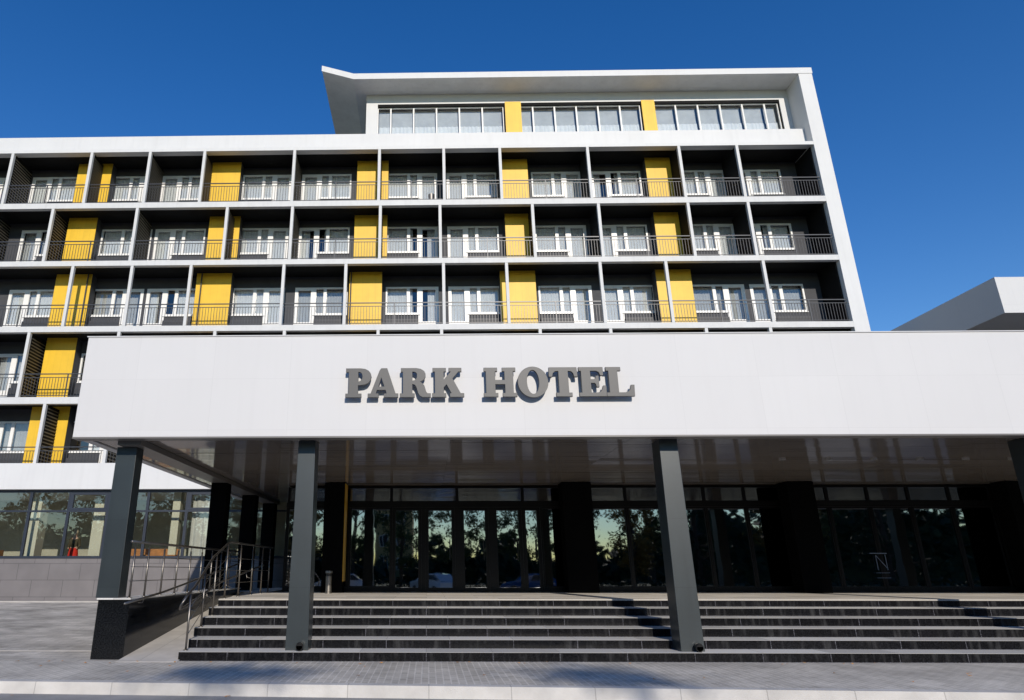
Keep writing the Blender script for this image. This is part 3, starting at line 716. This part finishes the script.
# person standing inside the wing
pn = None
def skinned(name, joints, edges, radii, mat, parent=None, loc=(0, 0, 0)):
    me = bpy.data.meshes.new(name); me.from_pydata(joints, edges, [])
    ob = bpy.data.objects.new(name, me); COL.objects.link(ob)
    sk = ob.modifiers.new('skin', 'SKIN'); sk.use_smooth_shade = True
    for i, rr in enumerate(radii):
        me.skin_vertices[0].data[i].radius = rr if isinstance(rr, tuple) else (rr, rr)
    me.skin_vertices[0].data[0].use_root = True
    sb = ob.modifiers.new('sub', 'SUBSURF'); sb.levels = 1; sb.render_levels = 1
    dg = bpy.context.evaluated_depsgraph_get(); dg.update()
    m2 = bpy.data.meshes.new_from_object(ob.evaluated_get(dg))
    bpy.data.objects.remove(ob)
    o = link(name, m2, mat, parent, smooth=True); o.location = loc
    return o
J = [(0,0,.92),(0,0,1.12),(0,0,1.34),(0,0,1.44),(0,-.01,1.53),(0,-.01,1.63),          # pelvis .. head
     (-.10,0,.88),(-.10,.01,.48),(-.10,.02,.08),(-.10,-.12,.03),(.10,0,.88),(.10,.01,.48),(.10,.02,.08),(.10,-.12,.03),
     (-.17,0,1.36),(-.22,.02,1.10),(-.16,-.13,.98),(.17,0,1.36),(.22,.02,1.10),(.16,-.13,.98)]
Ed = [(0,1),(1,2),(2,3),(3,4),(4,5),(0,6),(6,7),(7,8),(8,9),(0,10),(10,11),(11,12),(12,13),(2,14),(14,15),(15,16),(2,17),(17,18),(18,19)]
Rd = [(.14,.11),(.12,.09),(.15,.10),.055,(.075,.09),(.07,.085),.09,.06,.04,.04,.09,.06,.04,.04,.055,.042,.03,.055,.042,.03]
pn = skinned('person', J, Ed, Rd, 'skin'); pn.location = (-14.25, 27.6, 1.38)
tag(pn, 'person in a red skirt and olive jumper standing inside the wing window', 'person')
Jt = [(0,0,.98),(0,0,1.12),(0,0,1.34),(-.17,0,1.36),(-.22,.02,1.10),(-.17,-.10,1.0),(.17,0,1.36),(.22,.02,1.10),(.17,-.10,1.0),(0,0,1.42)]
skinned('jumper', Jt, [(0,1),(1,2),(2,3),(3,4),(4,5),(2,6),(6,7),(7,8),(2,9)], [(.17,.13),(.15,.115),(.17,.12),.07,.056,.045,.07,.056,.045,.07], 'olive', pn)
MB().tube([(0,0,.25),(0,0,.6),(0,0,.9),(0,0,1.02)], [.24,.21,.175,.14], 20).build('skirt', 'red', pn, smooth=True, keep=True)
MB().tube([(0,.02,1.50),(0,.02,1.58),(0,.01,1.66),(0,0,1.72),(0,0,1.735)], [.07,.095,.098,.06,.01], 14).build('hair', 'hair', pn, smooth=True, keep=True)
for s in (-1, 1): MB().tube([(s*.03,-.095,1.60),(s*.03,-.088,1.60)], .01, 8).build('eye', 'black', pn, keep=True)

# little things on the balconies
bk = thing('bucket', 'small grey metal bucket behind the top balcony railing near the middle', 'bucket', (.25, 26.8, FL[1]))
MB().tube([(.25,26.8,FL[1]),(.25,26.8,FL[1]+.42)], [.12,.15], 18).build('bucket_body', 'steel', bk)
MB().tube([(.11,26.8,FL[1]+.40),(.25,26.8,FL[1]+.52),(.39,26.8,FL[1]+.40)], .008, 6).build('handle', 'black', bk)

# ------------------------------------------------------------------ neighbouring volume on the right
sw = thing('side_building', 'white flat roofed building end rising behind the canopy at the right', 'building', (30, 22, 0))
MB().box(20.2, 60, 22, 50, 10.09, 11.46).build('roof', 'panel', sw, bevel=.01)
MB().box(22.3, 60, 24.5, 49, 0, 10.088).build('wall', 'charcoal', sw)

# ------------------------------------------------------------------ across the street (seen in the glass, casting shadow on the paving)
def tree_mesh(seed, h, rad, nleaf, base, conif=False):
    rr = random.Random(seed); tr = MB(); cl = MB()
    tr.tube([(0,0,0),(rr.uniform(-.1,.1),rr.uniform(-.1,.1),h*.35),(rr.uniform(-.3,.3),rr.uniform(-.3,.3),h*.7),(rr.uniform(-.3,.3),0,h*.95)], [.22,.16,.09,.02], 8)
    clumps = []
    for i in range(46 if not conif else 60):
        u = rr.random(); z = base + (h - base) * u
        prof = (math.sin(math.pi * min(1, .12 + u * .88)) ** .7) if not conif else (1 - u) * 1.0 + .06
        a = rr.uniform(0, 6.28); rd = rad * prof * rr.uniform(.35, 1.0)
        p = Vector((rd*math.cos(a), rd*math.sin(a), z + rr.uniform(-.3, .3))); clumps.append((p, rr.uniform(.35, .85) * (rad/2.6)))
        if i % 2 == 0: tr.tube([(0, 0, z - rd*.55), p*.5 + Vector((0,0,z*.5 - rd*.15)), tuple(p)], [.07, .045, .012], 5, cap=False)
    for i in range(nleaf):
        c, s = clumps[rr.randrange(len(clumps))]
        q = c + Vector((rr.gauss(0, s*.55), rr.gauss(0, s*.55), rr.gauss(0, s*.42)))
        a = Vector((rr.uniform(-1,1), rr.uniform(-1,1), rr.uniform(-1,1))).normalized(); b = a.cross(Vector((rr.uniform(-1,1), rr.uniform(-1,1), .3))).normalized()
        l = rr.uniform(.07, .16)
        cl.quad(q - a*l, q + b*l*.6, q + a*l, q - b*l*.6)
    return tr.mesh('trunk'), cl.mesh('crown')
TP = {}
for k, (seed, h, rad, n, base, mat, con) in {'a': (1, 11.5, 3.0, 6500, 3.0, 'leaf', False), 'b': (2, 9.5, 2.6, 5000, 2.2, 'leaf2', False), 'c': (3, 12, 2.2, 7000, 1.2, 'conifer', True)}.items():
    a, b = tree_mesh(seed, h, rad, n, base, con); a.materials.append(M['bark']); b.materials.append(M[mat]); TP[k] = (a, b)
TL = {'a': ('tall green tree across the road from the hotel, mirrored in the entrance glass', 'tree'), 'b': ('autumn yellow tree across the road, mirrored in the entrance glass', 'tree'), 'c': ('dark conifer across the road, mirrored in the entrance glass', 'tree')}
def with_shade_clump(src, name):                    # the same crown, a lone leaf clump added above to shade the paving
    bm = bmesh.new(); bm.from_mesh(TP[src][1]); rr = random.Random(77)
    for i in range(620):
        q = Vector((rr.gauss(0, .62), rr.gauss(0, .45), 13.85 + rr.gauss(0, .13))); a = Vector((rr.uniform(-1,1), rr.uniform(-1,1), rr.uniform(-1,1))).normalized(); b = a.cross(Vector((.3, rr.uniform(-1,1), 1))).normalized(); l = rr.uniform(.06, .13)
        bm.faces.new([bm.verts.new(v) for v in (q - a*l, q + b*l*.6, q + a*l, q - b*l*.6)])
    me = bpy.data.meshes.new('crown'); bm.to_mesh(me); bm.free(); me.materials.append(M['leaf'])
    t2 = MB().tube([(0,0,0),(0,.1,4),(.1,0,8),(0,0,11),(0,0,13.85)], [.24,.18,.1,.035,.012], 8).tube([(-1,0,13.8),(0,0,13.3),(1,0,13.9)], .012, 5).mesh('trunk'); t2.materials.append(M['bark'])
    TP[name] = (t2, me)
with_shade_clump('a', 'd'); TL['d'] = TL['a']
def put_tree(k, x, y, s=1., rz=0.):
    o = thing('tree', TL[k][0], TL[k][1], (x, y, -.2), 'trees across the road'); o.scale = (s, s, s); o.rotation_euler.z = rz
    for nm, me in zip(('trunk', 'crown'), TP[k]):
        c = bpy.data.objects.new(nm, me); COL.objects.link(c); c.parent = o
# x, y, scale: tops stay low enough for the shade to end on the paving
TREES = [('d', 2.6, -20.9, 1.0), ('a', -2.2, -15, .75), ('d', 8.5, -21.2, 1.0), ('b', -10.5, -14.5, .95), ('a', -19, -17, .85), ('b', 17, -16, 1.0), ('c', 24, -20, 1.15), ('a', 32, -18, 1.1),
         ('a', -27, -20, 1.15), ('b', -36, -20, 1.2), ('a', 14, -30, 1.3), ('a', -9, -42, 1.5), ('c', -22, -34, 1.5), ('a', -33, -38, 1.6), ('b', 38, -32, 1.5), ('c', 47, -30, 1.5), ('a', 26, -40, 1.6), ('b', -48, -30, 1.5)]
for i, (k, x, y, s) in enumerate(TREES): put_tree(k, x, y, s, i * 1.3)
tl = MB(); rr = random.Random(21)
for i in range(26000):
    x = rr.uniform(-150, 190); yy_ = -52 - rr.random() * 14
    top = 5.6 + 1.9 * math.sin(x * .23) + 1.5 * math.sin(x * .61 + 1) + 1.0 * math.sin(x * 1.7) + (6 if x > 38 else 0) + (3 if x < -20 else 0) - 2.2 * math.exp(-(x / 22) ** 2)
    q = Vector((x, yy_, top * rr.random() ** .75))
    a = Vector((rr.uniform(-1,1), rr.uniform(-1,1), rr.uniform(-1,1))).normalized(); b = a.cross(Vector((.3, rr.uniform(-1,1), 1))).normalized(); l = rr.uniform(.35, .85)
    tl.quad(q - a*l, q + b*l*.7, q + a*l, q - b*l*.7)
k0 = len(tl.v)                              # dense heart of the wood
for i in range(171):
    x = -150 + 2 * i
    top = 3.9 + 1.7 * math.sin(x * .23) + 1.3 * math.sin(x * .61 + 1) + .8 * math.sin(x * 1.7) + (6 if x > 38 else 0) + (3 if x < -20 else 0) - 2.2 * math.exp(-(x / 22) ** 2)
    top = max(top, .6)
    for yy_, zz in ((-56.5, -.3), (-57.5, top * .55), (-59, top), (-62, top * .9), (-64, -.3)): tl.v.append((x, yy_ + rr.uniform(-.5, .5), zz + (rr.uniform(-.5, .5) if zz > 0 else 0)))
for i in range(170):
    for j in range(4):
        a = k0 + i*5 + j; tl.f.append((a, a + 5, a + 6, a + 1))
struct(tl.build('far_wood', 'conifer'), 'stuff')
hd = MB(); rr = random.Random(5)
for i in range(9000):
    x = rr.uniform(-60, 60); q = Vector((x, -11.2 + rr.gauss(0, .28), rr.uniform(-.1, .95 + .25*math.sin(x*1.7))))
    a = Vector((rr.uniform(-1,1), rr.uniform(-1,1), rr.uniform(-1,1))).normalized(); b = a.cross(Vector((.3, rr.uniform(-1,1), 1))).normalized(); l = rr.uniform(.08, .18)
    hd.quad(q - a*l, q + b*l*.7, q + a*l, q - b*l*.7)
hd = hd.build('hedge', 'conifer'); tag(hd, 'low clipped hedge along the far side of the road', 'hedge')
yb = thing('apartment_building', 'ochre apartment block beyond the trees, mirrored in the left entrance doors', 'building', (-4, -62, -.2))
MB().box(-8.0, -2.6, -74, -62, -.2, 15).build('wall', 'facade', yb); MB().box(-8.4, -2.2, -74.5, -61.4, 15.001, 15.6).build('roof', 'slabwhite', yb)
for i in range(2):
    for j in range(4):
        x = -7.3 + i*2.5; z = 1.6 + j*3.3
        f = MB().box(x, x+1.3, -61.999, -61.9, z, z+1.7).build('window', 'frame', yb)
        MB().box(x+.1, x+.6, -61.899, -61.88, z+.1, z+1.6).box(x+.7, x+1.2, -61.899, -61.88, z+.1, z+1.6).build('pane', 'darkwin', f)
def make_car(x, y, mat, label, rz=0):
    c = thing('parked_car', label, 'car', (x, y, -.15), 'cars parked across the road')
    prof = [(-2.15,.35),(-2.2,.62),(-2.1,.86),(-1.2,.95),(-.55,1.42),(.2,1.50),(1.2,1.46),(1.85,1.0),(2.15,.92),(2.2,.55),(2.12,.33)]
    b = MB(); n = len(prof)
    for s in (-1, 1):
        for px, pz in prof: b.v.append((px, s * (.88 if pz < 1.0 else .70), pz))
    b.f.append(tuple(range(n))); b.f.append(tuple(reversed(range(n, 2*n))))
    for i in range(n): j = (i+1) % n; b.f.append((i, i+n, j+n, j))
    b.build('body', mat, c, bevel=.05, keep=True)
    for s in (-1, 1):
        q = MB().hexa([(-1.0,s*.80,1.0),(1.6,s*.80,1.0),(1.6,s*.84,1.0),(-1.0,s*.84,1.0),(-.5,s*.70,1.38),(1.15,s*.70,1.38),(1.15,s*.73,1.38),(-.5,s*.73,1.38)]).build('side_window', 'darkwin', c, keep=True)
        for wx in (-1.35, 1.35):
            wv = MB().tube([(wx, s*.70, .32), (wx, s*.92, .32)], .32, 20).build('wheel', 'tyre', c, keep=True)
            MB().tube([(wx, s*.921, .32), (wx, s*.935, .32)], .19, 16).build('rim', 'steel', wv, keep=True)
        MB().box(-2.23, -2.12, s*.62-.16, s*.62+.16, .62, .76).build('headlight', 'lens', c, keep=True)
    MB().hexa([(-1.22,-.62,.99),(-1.20,-.62,.97),(-1.20,.62,.97),(-1.22,.62,.99),(-.62,-.58,1.42),(-.58,-.58,1.40),(-.58,.58,1.40),(-.62,.58,1.42)]).build('windscreen', 'darkwin', c, keep=True)
    c.rotation_euler.z = rz
make_car(.5, -8.6, 'carwhite', 'white car parked across the road, mirrored in the middle entrance door', R(62))
make_car(7.4, -8.8, 'carblue', 'blue car parked across the road, mirrored in the doors left of the pier', R(5))
make_car(-6.5, -8.6, 'carwhite', 'white car parked across the road, mirrored by the yellow strip', R(-4))
